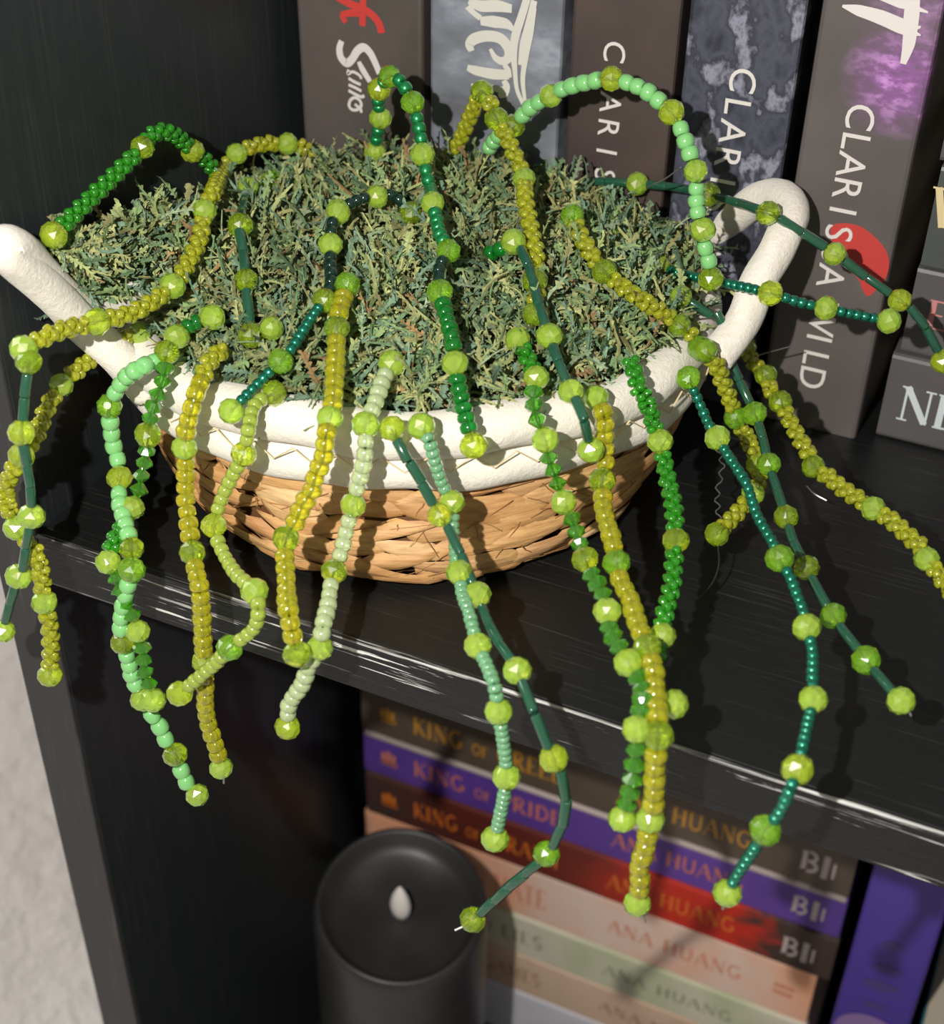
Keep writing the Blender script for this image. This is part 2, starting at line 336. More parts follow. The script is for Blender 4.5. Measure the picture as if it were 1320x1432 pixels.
RED_BLOT = mat('red_blot_print', srgb(190, 62, 58), .5)
y5 = YB - .0005
def blot(parent, m, yf, pts, name):
    P = catmull([on_y(px, py, yf)[[0, 2]] for px, py in pts], 5, True); c = sum(P) / len(P)
    V = [(c[0], yf - .00008, c[1])] + [(p[0], yf - .00008, p[1]) for p in P]; k = len(P)
    return mesh_obj(name, V, [(0, 1 + (i + 1) % k, 1 + i) for i in range(k)], m, parent)
n = N(GREY5); pc = on_y(1262, 112, y5); pd = on_y(1300, 20, y5)      # purple glitter printed into the charcoal
old = n.b.inputs['Base Color'].links[0].from_socket; tcn = n.n('ShaderNodeTexCoord'); fn = n.noise(n.coords((170, 170, 320)), 1.0, 5, .6); facs = []
for c_, r_ in ((pc, .0155), (pd, .0185)):
    sb = n.n('ShaderNodeVectorMath', operation='DISTANCE'); sb.inputs[1].default_value = tuple(c_); n.l(tcn.outputs['Object'], sb.inputs[0])
    mr = n.n('ShaderNodeMapRange'); mr.inputs[1].default_value = r_; mr.inputs[2].default_value = r_ * .25; n.l(sb.outputs['Value'], mr.inputs[0]); facs.append(mr.outputs[0])
hf = n.n('ShaderNodeMath', operation='MULTIPLY'); hf.inputs[1].default_value = .38; n.l(facs[1], hf.inputs[0])
mx = n.n('ShaderNodeMath', operation='MAXIMUM'); n.l(facs[0], mx.inputs[0]); n.l(hf.outputs[0], mx.inputs[1])
purp = n.ramp(fn, [(.32, srgb(112, 84, 112)), (.5, srgb(140, 92, 150)), (.64, srgb(200, 144, 210)), (.74, srgb(150, 88, 164))])
n.l(n.mix(mx.outputs[0], old, purp), n.b.inputs['Base Color'])
blot(b5, RED_BLOT, y5, [(1162, 318), (1180, 312), (1206, 318), (1232, 340), (1243, 362), (1240, 386), (1226, 404), (1214, 414), (1206, 405), (1200, 390), (1180, 372), (1166, 350)], 'blot_print')
strokes_on(b5, WHITE_INK, y5 - .0001, [([(1178, 8), (1200, 14), (1232, 24), (1260, 36), (1275, 40)], [.6, 2.6, 3.4, 3.6, 3.6]), ([(1278, -20), (1275, 20), (1271, 60), (1263, 89)], [3, 3.6, 3, 1.4]), ([(1225, -8), (1260, 4), (1298, 17)], [1.6, 2.4, .4]), ([(1270, 36), (1282, 38), (1288, 37)], [1.6, 1, .4]), ([(1270, 44), (1282, 47), (1288, 49)], [1.4, .9, .3])])

# right-hand pile of lying books on the shelf
GR = spine_mat('dark_grey_spine', [(.3, srgb(78, 75, 75)), (.7, srgb(92, 88, 88))], scale=20)
GRG = spine_mat('dark_green_grey_spine', [(.3, srgb(66, 70, 68)), (.7, srgb(84, 88, 85))], scale=20)
YS = .1375
xs = on_y(1226, 600, YS)[0]
zNE = on_y(1236, 492, YS)[2]; zE0 = on_y(1246, 478, YS)[2]; zE1 = on_y(1262, 372, YS)[2]; zW0 = on_y(1264, 348, YS)[2]; zW1 = on_y(1290, 226, YS)[2]; zT0 = zW1 + .0015
GLD = mat('pale_gold_ink', srgb(214, 196, 150), .5); PNK = mat('pink_ink', srgb(196, 130, 128), .5); WB = mat('cool_white_ink', srgb(206, 214, 218), .5)
g1 = book('lying_book', 'dark grey lying book with white capitals, lowest in the pile on the shelf', xs, xs + .20, 0, zNE, YS, .13, GR, True)
g2 = book('lying_book', 'dark grey lying book with pink capitals, second in the pile on the shelf', xs + .0015, xs + .205, zNE + .0006, zE1, YS + .001, .13, GR, True)
g3 = book('lying_book', 'green-grey lying book with pale gold capital, third in the pile on the shelf', xs + .002, xs + .20, zE1 + .0006, zW1, YS - .0005, .13, GRG, True)
g4 = book('lying_book', 'plain dark grey lying book, topmost visible in the pile on the shelf', xs + .001, xs + .20, zW1 + .0006, zW1 + .03, YS + .0005, .13, GR, True)
def flat_text(parent, s, px, yf, size, m, align='LEFT', fn=serif_text):
    p = on_y(*px, yf); return serif_text(s, m, parent, (p[0], yf - .00012, p[2]), (1, 0, 0), (0, 0, 1), size, align)
flat_text(g1, 'NE', (1258, 562), YS, .0108, WB); flat_text(g2, 'E', (1297, 438), YS + .001, .0085, PNK); flat_text(g3, 'W', (1304, 288), YS - .0005, .0105, GLD)

# lower pile of lying paperbacks
YL = .14
def zl(px, py): return on_y(px, py, YL)[2]
xl0, xl1 = on_y(508, 1000, YL)[0], on_y(1201, 1220, YL)[0]
zt = [zl(1205, 1186), zl(1197, 1251), zl(1183, 1297), zl(1163, 1362)]
dzk = zl(694, 1197); z_h = zl(694, 1281); z_g = zl(685, 1340); z_w = zl(678, 1398)
print('LOWER Z', [round(z * 1000, 1) for z in zt], [round(z * 1000, 1) for z in (dzk, z_h, z_g, z_w)], 'x', xl0, xl1)
zs = [-.1695, -.1950, -.2180, -.2425, -.2735, -.2985, -.3250, ZF]
PALE_EDGE = mat('pale_hinge', srgb(196, 182, 176), .7)
K1 = spine_mat('umber_spine', [(.3, srgb(78, 66, 56)), (.7, srgb(98, 84, 70))], scale=20)
K2 = spine_mat('purple_spine', [(.3, srgb(80, 56, 136)), (.7, srgb(110, 72, 168))], scale=20)
K3 = mat('dark_to_red_spine', rough=.45); n = N(K3); tcn = n.n('ShaderNodeTexCoord'); sx = n.n('ShaderNodeSeparateXYZ'); n.l(tcn.outputs['Object'], sx.inputs[0])
mr = n.n('ShaderNodeMapRange'); mr.inputs[1].default_value = xl0; mr.inputs[2].default_value = xl1; n.l(sx.outputs[0], mr.inputs[0])
ns = n.noise(n.coords((60, 60, 90)), 1, 4); ad = n.n('ShaderNodeMath', operation='MULTIPLY_ADD'); ad.inputs[1].default_value = .25; n.l(ns, ad.inputs[0]); n.l(mr.outputs[0], ad.inputs[2])
n.l(n.ramp(ad.outputs[0], [(.1, srgb(62, 50, 46)), (.35, srgb(96, 42, 34)), (.6, srgb(116, 46, 34)), (.78, srgb(206, 50, 30)), (.95, srgb(200, 46, 28)), (1.0, srgb(66, 50, 42))]), n.b.inputs['Base Color'])
def two_tone(name, a, b, sc=16):
    m = mat(name, rough=.5); n = N(m); n.l(n.ramp(n.noise(n.coords((sc, sc, sc * .7)), 1, 3), [(.4, a), (.62, b)]), n.b.inputs['Base Color']); return m
K4 = two_tone('blush_peach_spine', srgb(240, 212, 196), srgb(244, 176, 138)); K5 = two_tone('pale_sage_spine', srgb(226, 220, 198), srgb(196, 204, 166), 24)
K6 = two_tone('beige_spine', srgb(236, 206, 180), srgb(220, 186, 160)); K7 = two_tone('pale_lilac_white_spine', srgb(236, 236, 246), srgb(222, 220, 232))
GOLD = mat('gold_ink', srgb(196, 140, 44), .4); GOLD2 = mat('rose_gold_ink', srgb(212, 124, 96), .4); ORANGE = mat('orange_gold_ink', srgb(226, 122, 44), .45)
PEACH = mat('peach_ink', srgb(222, 146, 118), .5); SAGE = mat('sage_ink', srgb(150, 156, 128), .5); TAN = mat('tan_ink', srgb(180, 138, 108), .5); PALE_PRINT = mat('pale_print', srgb(190, 176, 172), .5); LILAC = mat('lilac_ink', srgb(160, 156, 180), .5)
lower = [('umber paperback with gold capitals, top of the pile under the shelf', K1, GOLD, 'KING of GREED', True),
         ('purple paperback with rose-gold capitals, lying second in the pile under the shelf', K2, GOLD2, 'KING of PRIDE', True),
         ('dark and red paperback with orange capitals, lying third in the pile under the shelf', K3, ORANGE, 'KING of WRATH', False),
         ('blush peach paperback lying under the red one in the lower pile', K4, PEACH, 'TWISTED HATE', False),
         ('pale sage paperback lying beneath the blush one in the lower pile', K5, SAGE, 'TWISTED LIES', False),
         ('beige paperback lying beneath the sage one in the lower pile', K6, TAN, 'TWISTED GAMES', False),
         ('whitish paperback at the foot of the lower pile beside the candle', K7, LILAC, 'TWISTED LOVE', False)]
rsh = random.Random(3)
for i, (lab, m, ink, title, edge) in enumerate(lower):
    zT, zB = zs[i] - (.0003 if i else 0), zs[i + 1]; dx = rsh.uniform(-.0012, .0012); yf = YL + rsh.uniform(-.0006, .0006)
    L = .195 if i < 3 else .192
    b = book('lying_paperback', lab, xl0 + dx, xl0 + dx + L, zB, zT, yf, .13, m, True, None, PAGES, PALE_EDGE if edge else None)
    zc = (zT + zB) / 2; h = (zT - zB); R_, U_ = (1, 0, 0), (0, 0, 1)
    if i < 3:
        serif_text(title, ink, b, (xl0 + .022, yf - .00012, zc), R_, U_, h * .36, 'LEFT', .08, fit=.064)
        serif_text('ANA HUANG', ink, b, (xl0 + .106, yf - .00012, zc), R_, U_, h * .34, 'LEFT', .08, fit=.052)
        serif_text('B', PALE_PRINT, b, (xl0 + .179, yf - .00012, zc), R_, U_, h * .40, 'CENTER')
        V = []; Fc = []; ribbon([(xl0 + .1845, zc - h * .25), (xl0 + .1845, zc + h * .22)], .0022, V, Fc); ribbon([(xl0 + .1875, zc - h * .2), (xl0 + .1875, zc + h * .12)], .001, V, Fc)
        mesh_obj('imprint_bars', [(p[0], yf - .00012, p[1]) for p in V], Fc, PALE_PRINT, b)
        V = []; Fc = []       # little emblem at the head of the spine
        for k in range(3): ribbon([(xl0 + .0085 + k * .0022, zc - .003), (xl0 + .0085 + k * .0022, zc + (.004 if k == 1 else .0028))], .0017, V, Fc)
        ribbon([(xl0 + .0075, zc - .0028), (xl0 + .0145, zc - .0028)], .0018, V, Fc)
        mesh_obj('emblem', [(p[0], yf - .00012, p[1]) for p in V], Fc, ink, b)
    else:
        if i < 6: serif_text(title, ink, b, (xl0 + .082, yf - .00012, zc), R_, U_, h * (.38 if i == 3 else .32), 'RIGHT', .08, fit=.066)
        serif_text('ANA HUANG', ink, b, (xl0 + .136, yf - .00012, zc), R_, U_, h * .25, 'CENTER', .12, fit=.056)
        V = []; Fc = []; 
        for k in range(2): ribbon([(xl0 + .176, zc + .002 - k * .004), (xl0 + .184, zc + .002 - k * .004)], .0022, V, Fc)
        mesh_obj('imprint_bars', [(p[0], yf - .00012, p[1]) for p in V], Fc, ink, b)
    adopt(b)
for b in (b1, b2, b3, b4, b5, g1, g2, g3, g4): adopt(b)
# upright violet book and its neighbour beside the lower pile
VIO = spine_mat('violet_blue_spine', [(.3, srgb(66, 52, 146)), (.7, srgb(80, 58, 154))], scale=14)
vx0, vx1 = on_y(1170, 1400, .128)[0], on_y(1303, 1340, .128)[0]
vb = book('hardback', 'violet upright book with faint taupe lettering beside the lower pile', vx0, vx1, ZF, zl(1250, 1222) + .03, .128, .14, VIO)
TAUPE = mat('taupe_ink', srgb(74, 60, 126), .5); LILP = mat('lilac_disc_print', srgb(140, 112, 166), .5)
vc = (vx0 + vx1) / 2
V = []; Fc = []                                               # faint worn taupe marks down the spine
for k, (zz, ww, hh) in enumerate([(-.196, .007, .005), (-.209, .010, .004), (-.219, .012, .006), (-.231, .008, .005), (-.241, .011, .003), (-.252, .013, .006)]):
    ribbon([(vc - ww / 2, zz - .001), (vc, zz), (vc + ww / 2, zz + .0006)], [hh * .6, hh, hh * .5], V, Fc)
mesh_obj('worn_print', [(p[0], .1278, p[1]) for p in V], Fc, TAUPE, vb)
cc = on_y(1216, 1440, .128); bmd = bmesh.new(); bmesh.ops.create_circle(bmd, cap_ends=True, radius=.0125, segments=32)
for v in bmd.verts: v.co = Vector((cc[0] + v.co.x, .1276, cc[2] - .004 + v.co.y))
bm_obj('disc_print', bmd, LILP, vb)
adopt(vb)
TEALB = spine_mat('teal_blue_spine', [(.3, srgb(40, 110, 130)), (.7, srgb(60, 140, 160))], scale=14)
tb = book('hardback', 'teal upright book next to the violet book in the lower compartment', vx1 + .004, vx1 + .03, ZF, ZF + .115, .128, .14, TEALB); adopt(tb)

# ------------------------------------------------------------------ candle
WAX = mat('black_candle_wax', srgb(34, 34, 35), .42); WAX.node_tree.nodes['Principled BSDF'].inputs['Subsurface Weight'].default_value = .0
n = N(WAX); f = n.noise(n.coords((1, 1, 1)), 60, 4); n.l(n.mix(f, srgb(36, 36, 37), srgb(56, 55, 54)), n.b.inputs['Base Color']); n.bump(f, .2, .001)
FLAME = mat('white_plastic_flame', srgb(238, 230, 224), .35)
cpt = CAM + ray(560, 1262) * .545; crad = .0318
candle = empty('candle', (cpt[0], cpt[1], ZF)); tag(candle, 'black pillar candle with sunken top and white flame tip', 'candle')
seg = 64; prof = [(0, -.0085), (.45, -.0082), (.75, -.0072), (.86, -.0045), (.905, -.0008), (.94, .0), (.975, -.0008), (1.0, -.004)]
H = cpt[2] - ZF; V = []; Fc = []
hx, hy = -(CAM - cpt)[0], -(CAM - cpt)[1]; hl = math.hypot(hx, hy); hx /= hl; hy /= hl
rings = [(r * crad, z, 1 if r > .3 else r / .3) for r, z in prof[1:]] + [(crad, -.03, 0), (crad, -.09, 0), (crad * 1.002, -H + .002, 0), (crad * .98, -H, 0)]
for r, z, k in rings:
    for i in range(seg):
        a = 2 * math.pi * i / seg; cx_, cy_ = r * math.cos(a), r * math.sin(a)
        tilt = (cx_ * hx + cy_ * hy) * .16 * k + .0006 * math.sin(3 * a + 1) * k
        V.append((cpt[0] + cx_, cpt[1] + cy_, cpt[2] + z + tilt))
nr = len(rings)
for j in range(nr - 1):
    for i in range(seg): Fc.append((j * seg + i, (j + 1) * seg + i, (j + 1) * seg + (i + 1) % seg, j * seg + (i + 1) % seg))
V.append((cpt[0], cpt[1], cpt[2] - .0085)); Fc += [(len(V) - 1, i, (i + 1) % seg) for i in range(seg)]
Fc.append(tuple((nr - 1) * seg + i for i in range(seg))[::-1])
mesh_obj('wax_body', V, Fc, WAX, candle, True)
V = []; Fc = []; pr = [(0.0, 0), (.0026, .001), (.0039, .0045), (.0041, .008), (.0033, .012), (.0018, .0155), (.0003, .0178)]
for r, z in pr:
    for i in range(14): a = 2 * math.pi * i / 14; V.append((cpt[0] + r * math.cos(a), cpt[1] + r * .75 * math.sin(a), cpt[2] - .0088 + z))
for j in range(len(pr) - 1):
    for i in range(14): Fc.append((j * 14 + i, j * 14 + (i + 1) % 14, (j + 1) * 14 + (i + 1) % 14, (j + 1) * 14 + i))
mesh_obj('flame_tip', V, Fc, FLAME, candle, True)
adopt(candle)

# ------------------------------------------------------------------ basket (u,v) frame: u along the rim's long axis, v away from the viewer
PHI = math.atan2(rt[1], rt[0]); E1 = np.array([math.cos(PHI), math.sin(PHI), 0]); E2 = np.array([-math.sin(PHI), math.cos(PHI), 0])
UC, VC, RA, RB, HR = -.0225, .1010, .0745, .0605, .045
def uvw(u, v, z): return E1 * u + E2 * v + np.array([0, 0, z])
def el(a, b, ang, z): return uvw(UC + a * math.cos(ang), VC + b * math.sin(ang), z)
def on_v(px, py, v): r = ray(px, py); return CAM + r * ((v - CAM @ E2) / (r @ E2))
ROPE = mat('white_cotton_rope', srgb(240, 234, 222), .9)
n = N(ROPE); f = n.noise(n.coords((1, 1, 1)), 700, 5, .7); n.l(n.mix(f, srgb(222, 212, 192), srgb(246, 242, 234)), n.b.inputs['Base Color']); n.bump(f, .6, .0008)
n.b.inputs['Sheen Weight'].default_value = .3
STRAW = mat('tan_cornhusk', rough=.6); n = N(STRAW)
oi = n.n('ShaderNodeObjectInfo'); f = n.noise(n.coords((1, 1, 1)), 260, 5, .65); f2 = n.noise(n.coords((120, 120, 1100)), 1, 4, .6)
base = n.ramp(oi.outputs['Random'], [(0, srgb(178, 130, 78)), (.3, srgb(208, 164, 108)), (.6, srgb(196, 148, 94)), (.8, srgb(226, 190, 138)), (1, srgb(186, 136, 88))])
n.l(n.mix(n.ramp(f2, [(.35, (0, 0, 0)), (.6, (1, 1, 1))]), n.mix(.45, base, srgb(136, 86, 44)), base), n.b.inputs['Base Color']); n.bump(f2, .5, .0006)
STRAW_D = mat('dark_straw_core', srgb(104, 66, 34), .8); THREAD = mat('tan_stitch_thread', srgb(214, 192, 154), .8)
basket = empty('basket', tuple(uvw(UC, VC, 0))); tag(basket, 'oval straw basket with white rope rim and two rope handles on the shelf', 'basket')
LV = [(0.0, .0590, .0620), (.003, .0640, .0665), (.009, .0680, .0670), (.016, .0705, .0645), (.024, .0722, .0615), (.034, .0735, .0603)]
def body_ab(z): zz = [l[0] for l in LV]; return np.interp(z, zz, [l[1] for l in LV]), np.interp(z, zz, [l[2] for l in LV])
SG = 72; V = []; Fc = []
for z, a, b in LV:
    for i in range(SG): V.append(el(a - .0016, b - .0016, 2 * math.pi * i / SG, z + .0006))
for j in range(len(LV) - 1):
    for i in range(SG): Fc.append((j * SG + i, j * SG + (i + 1) % SG, (j + 1) * SG + (i + 1) % SG, (j + 1) * SG + i))
Fc.append(tuple(range(SG))[::-1]); mesh_obj('straw_core', V, Fc, STRAW_D, basket, True)
# wrapped husk strips, row on row, each its own slightly lifted, skewed piece
rows = [(.0006, .0058), (.0050, .0102), (.0092, .0144), (.0136, .0188), (.0180, .0232), (.0222, .0274)]
for ri, (za, zb) in enumerate(rows):
    cnt = 30 + (ri * 5) % 9; a_ = rng.uniform(0, .2)
    for i in range(cnt):
        w0 = 2 * math.pi / cnt; st = a_ + i * w0 + rng.normal(0, .012); wd = w0 * rng.uniform(1.05, 1.6); sk = rng.uniform(-.22, .30)
        dz0, dz1 = rng.normal(0, .0008), rng.normal(0, .0008); out = rng.uniform(.0001, .0012); tl = rng.uniform(-.0010, .0018)
        nu, nz = 6, 4; V = []; Fc = []
        for kz in range(nz + 1):
            s = kz / nz; z = max(za + dz0 + (zb + dz1 - za - dz0) * s, .0003)
            for ku in range(nu + 1):
                t = ku / nu; ang = st + wd * t + sk * (s - .5); a, b = body_ab(z)
                puff = .0009 * math.sin(math.pi * min(max(s, .04), .96)) + out + tl * t - (.0012 if ku in (0, nu) else 0)
                V.append(el(a + puff, b + puff, ang, z + .0009 * (t - .5) * (1 if ri % 2 else -1)))
        for kz in range(nz):
            for ku in range(nu): Fc.append((kz * (nu + 1) + ku, kz * (nu + 1) + ku + 1, (kz + 1) * (nu + 1) + ku + 1, (kz + 1) * (nu + 1) + ku))
        mesh_obj('husk_strip', V, Fc, STRAW, basket, True)
V = []; Fc = []                                               # husk creases: their dark shade drawn as thin brown tubes
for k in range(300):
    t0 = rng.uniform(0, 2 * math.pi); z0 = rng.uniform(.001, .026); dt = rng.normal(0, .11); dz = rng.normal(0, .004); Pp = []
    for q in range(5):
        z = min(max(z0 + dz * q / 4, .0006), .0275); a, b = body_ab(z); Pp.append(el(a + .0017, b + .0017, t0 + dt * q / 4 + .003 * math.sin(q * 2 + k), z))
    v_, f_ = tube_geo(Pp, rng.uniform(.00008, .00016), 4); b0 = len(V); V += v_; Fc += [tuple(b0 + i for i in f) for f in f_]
crease = mesh_obj('husk_crease', V, Fc, mat('brown_crease_line', srgb(150, 104, 58), .8), basket); crease['kind'] = 'stuff'
for z, a, b, r in ((.0320, .0742, .0608, .0056), (.0420, .0752, .0614, .0058)):
    P = [el(a + .0006 * math.sin(5 * t), b + .0005 * math.sin(7 * t), t, z + .0006 * math.sin(9 * t + z * 900)) for t in np.linspace(0, 2 * math.pi, 220, endpoint=False)]
    V, Fc = tube_geo(P, r, 16, True, twist=lambda i, a: 1 + .03 * math.sin(3 * a + i * .62) + .035 * math.sin(i * .52)); mesh_obj('rope_coil', V, Fc, ROPE, basket, True)
P = []
for i in range(97):
    t = 2 * math.pi * i / 96; k = i % 2
    P.append(el(.0752 + .0052, .0614 + .0052, t, .0385 if k else .0345))
V, Fc = tube_geo(P, .00022, 5, False); mesh_obj('stitching', V, Fc, THREAD, basket)
for pts in ([(208, 548, .0655), (168, 503, .0650), (112, 450, .0640), (54, 392, .0560), (8, 352, .0490), (20, 345, .0520), (56, 380, .0590), (110, 430, .0685), (165, 425, .080), (215, 370, .096), (245, 306, .107), (272, 335, .118)],
            [(1000, 500, .0705), (1036, 455, .077), (1058, 400, .083), (1088, 345, .090), (1107, 300, .099), (1092, 276, .108), (1055, 282, .116), (1010, 318, .124), (968, 350, .131), (945, 385, .134)]):
    P = catmull([on_v(*p) for p in pts], 9)
    V, Fc = tube_geo(P, .0045, 16, twist=lambda i, a: 1 + .035 * math.sin(3 * a + i * .5)); mesh_obj('handle', V, Fc, ROPE, basket, True)
adopt(basket)

# ------------------------------------------------------------------ moss
def moss_z(u, v):
    x, y = (u - UC) / .073, (v - VC) / .059; r2 = x * x + y * y
    d = .0185 * np.sqrt(np.clip(1 - r2, 0, 1)) + .0035 * np.sin(u * 190 + 1) * np.cos(v * 170) + .006 * np.clip(y, -1, 1) * np.clip(1 - r2, 0, 1)
    return .0435 + d
MOSS = mat('dried_moss', rough=.85); n = N(MOSS)
at = n.n('ShaderNodeVertexColor', layer_name='tint'); f = n.noise(n.coords((1, 1, 1)), 900, 3)
n.l(n.mix(n.ramp(f, [(.3, (.6, .6, .6)), (.7, (1, 1, 1))]), (.0, .0, .0, 1), at.outputs[0], 'MIX'), n.b.inputs['Base Color'])
MV, MF, MC = [], [], []
tints = [srgb(152, 162, 106), srgb(126, 150, 98), srgb(110, 138, 112), srgb(166, 168, 112), srgb(134, 132, 86), srgb(150, 122, 80), srgb(98, 126, 88), srgb(134, 152, 118)]
tw = np.array([3, 3, 2.4, 2, 1.4, .55, 2, 1.6]); tw = tw / tw.sum()
gn = 40
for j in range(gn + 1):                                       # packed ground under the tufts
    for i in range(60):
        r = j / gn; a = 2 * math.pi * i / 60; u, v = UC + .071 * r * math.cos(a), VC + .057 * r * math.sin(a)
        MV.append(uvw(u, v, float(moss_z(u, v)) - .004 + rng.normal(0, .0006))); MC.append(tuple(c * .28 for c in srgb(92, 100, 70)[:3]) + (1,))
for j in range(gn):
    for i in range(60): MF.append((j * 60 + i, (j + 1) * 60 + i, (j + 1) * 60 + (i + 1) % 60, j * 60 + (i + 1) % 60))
def moss_strip(P, W, c):
    """triangular-section fibre"""
    V, Fc = tube_geo(P, W, 3, cap=False); b0 = len(MV); MV.extend(V); MF.extend([tuple(b0 + i for i in f) for f in Fc]); MC.extend([c] * len(V))
def rand_tint(patch):
    k = rng.choice(8, p=tw); c = np.array(tints[k][:3]) * rng.uniform(.95, 1.35) * patch
    return (*c, 1)
def fibre(p, d, L, seg, curl, w, c, leaf=0, droop=.0):
    P = [p]; d = d / np.linalg.norm(d); ax = rng.normal(0, 1, 3); ax -= d * (ax @ d); ax /= np.linalg.norm(ax)
    for k in range(seg):
        d = d + ax * curl * (.6 + .8 * k / seg) + rng.normal(0, .12, 3) - np.array([0, 0, droop]); d /= np.linalg.norm(d); P.append(P[-1] + d * L / seg)
    moss_strip(P, [w * (1 - .65 * k / seg) for k in range(seg + 1)], c)
    for k in range(leaf):                             # feathery leaflets, in pairs along the stem
        q0 = 1 + k * (seg - 1) / max(leaf, 1); a_ = int(q0); q = P[a_] + (P[min(a_ + 1, seg)] - P[a_]) * (q0 - a_); td = P[min(a_ + 1, seg)] - P[a_ - 1]; td = td / np.linalg.norm(td)
        sd = np.cross(td, ax); sd /= np.linalg.norm(sd); t = td * .7 + sd * (1 if k % 2 else -1) + rng.normal(0, .35, 3); t /= np.linalg.norm(t); l = rng.uniform(.0008, .0019)
        s = td * w * 1.1
        b0 = len(MV); MV.extend([q + s, q - s, q + t * l * .6 + s * .7, q + t * l]); MF.append((b0, b0 + 1, b0 + 3)); MF.append((b0, b0 + 3, b0 + 2)); MC.extend([c] * 4)
for k in range(6600):
    r = math.sqrt(rng.uniform(0, 1)) * 1.0; a = rng.uniform(0, 2 * math.pi); u, v = UC + .0715 * r * math.cos(a), VC + .0575 * r * math.sin(a)
    p = uvw(u, v, float(moss_z(u, v)) - .003 + rng.uniform(0, .003)); nrm = uvw((u - UC) * 5, (v - VC) * 6, .35) if r > .5 else uvw((u - UC) * 2, (v - VC) * 2, .3)
    patch = .75 + .5 * (.5 + .5 * math.sin(u * 120 + 2 * math.sin(v * 90)) * math.cos(v * 105))
    lay = rng.normal(0, 1, 3); lay[2] = abs(lay[2]) * .4
    fibre(p, nrm / np.linalg.norm(nrm) * .5 + lay * .75, rng.uniform(.006, .015), 8, rng.uniform(.3, 1.2), rng.uniform(.00035, .00085), rand_tint(patch), 18 if k % 2 else 6)
for k in range(170):                                          # longer wisps sticking out over the rim at the back and sides
    a = rng.uniform(-.25, math.pi + .55); u, v = UC + .069 * math.cos(a), VC + .056 * math.sin(a)
    p = uvw(u, v, .046 + rng.uniform(0, .006)); d = uvw(math.cos(a), math.sin(a), rng.uniform(.2, 1.1)) + rng.normal(0, .35, 3)
    fibre(p, d, rng.uniform(.010, .020), 7, rng.uniform(.1, .4), rng.uniform(.0004, .0007), rand_tint(1), 14)
for k in range(700):                                          # tuft spilling over the left end, behind the handle
    px, py = rng.uniform(70, 270), 0; py = np.interp(px, [70, 150, 270], [345, 318, 290]) + abs(rng.normal(0, 45)); v_ = .064 + (px - 70) / 200 * .034 + rng.uniform(0, .012)
    p = on_v(px, min(py, 430), v_); p[0] = max(p[0], WALL_X + .005 + rng.uniform(0, .004)); p[2] = max(p[2], .047)
    d = rng.normal(0, 1, 3) + uvw(-.5, -.4, .2); d[0] = abs(d[0]) if p[0] < WALL_X + .012 else d[0]
    fibre(p, d, rng.uniform(.006, .012), 8, rng.uniform(.2, .8), rng.uniform(.0004, .0008), rand_tint(1), 14, .03)
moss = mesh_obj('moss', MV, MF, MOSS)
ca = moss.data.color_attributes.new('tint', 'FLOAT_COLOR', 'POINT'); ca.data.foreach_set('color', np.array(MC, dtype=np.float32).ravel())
tag(moss, 'heap of dried grey-green moss filling the straw basket', 'moss', None, 'stuff')

# ------------------------------------------------------------------ beads
def bead_mat(name, c, trans=.5, rough=.08, film=0, coat=.13, metal=0.0):
    m = mat(name, c, rough, Transmission_Weight=trans, IOR=1.5, Metallic=metal)
    b = m.node_tree.nodes['Principled BSDF']; b.inputs['Coat Weight'].default_value = 1.0; b.inputs['Coat Roughness'].default_value = coat
    if film: b.inputs['Thin Film Thickness'].default_value = film; b.inputs['Thin Film IOR'].default_value = 1.7
    return m
MATS = {
 'lime': bead_mat('lime_crystal', srgb(206, 238, 60), .84, .02, 0, .27), 'lime2': bead_mat('yellow_lime_crystal', srgb(212, 236, 66), .72, .03, 0, .27), 'lime3': bead_mat('grass_lime_crystal', srgb(172, 232, 62), .78, .02, 0, .27),
 'ab': bead_mat('lime_crystal_rainbow_coat', srgb(196, 232, 84), .58, .14, 455, .26),
 'lg': bead_mat('opaque_apple_green_glass', srgb(128, 196, 120), 0, .15), 'yg': bead_mat('olive_gold_glass', srgb(232, 228, 50), .74, .04), 'yo': bead_mat('yellow_olive_glass', srgb(222, 226, 58), .72, .04),
 'os': bead_mat('sage_lined_glass', srgb(184, 206, 84), .45), 'gc': bead_mat('bright_green_glass', srgb(72, 190, 46), .7, .04), 'bc': bead_mat('green_crystal', srgb(112, 206, 62), .8, .03),
 'tl': bead_mat('teal_metallic_glass', srgb(24, 132, 104), 0, .3, 0, .14, .7), 'bg': bead_mat('dark_green_tube_glass', srgb(50, 112, 84), .5, .08), 'mt': bead_mat('mint_lustre_glass', srgb(140, 204, 152), .5, .1),
 'cl': bead_mat('pale_frosted_glass', srgb(214, 232, 176), .5, .2), 'dg': bead_mat('emerald_metallic_glass', srgb(34, 150, 84), 0, .3, 0, .14, .6), 'gs': bead_mat('deep_green_glass', srgb(24, 150, 50), .6), 'bk': bead_mat('blackish_green_glass', srgb(16, 44, 34), 0, .12)}
def lathe(name, prof, seg, m, smooth=True):
    bm = bmesh.new(); ringv = []
    for r, z in prof: ringv.append([bm.verts.new((r * math.cos(2 * math.pi * i / seg), r * math.sin(2 * math.pi * i / seg), z)) for i in range(seg)])
    for j in range(len(prof) - 1):
        for i in range(seg): bm.faces.new((ringv[j][i], ringv[j][(i + 1) % seg], ringv[j + 1][(i + 1) % seg], ringv[j + 1][i]))
    if prof[0] != prof[-1]:
        bm.faces.new(ringv[0][::-1]); bm.faces.new(ringv[-1])
    me = bpy.data.meshes.new(name); bm.to_mesh(me); bm.free(); me.polygons.foreach_set('use_smooth', [smooth] * len(me.polygons)); me.materials.append(m); return me
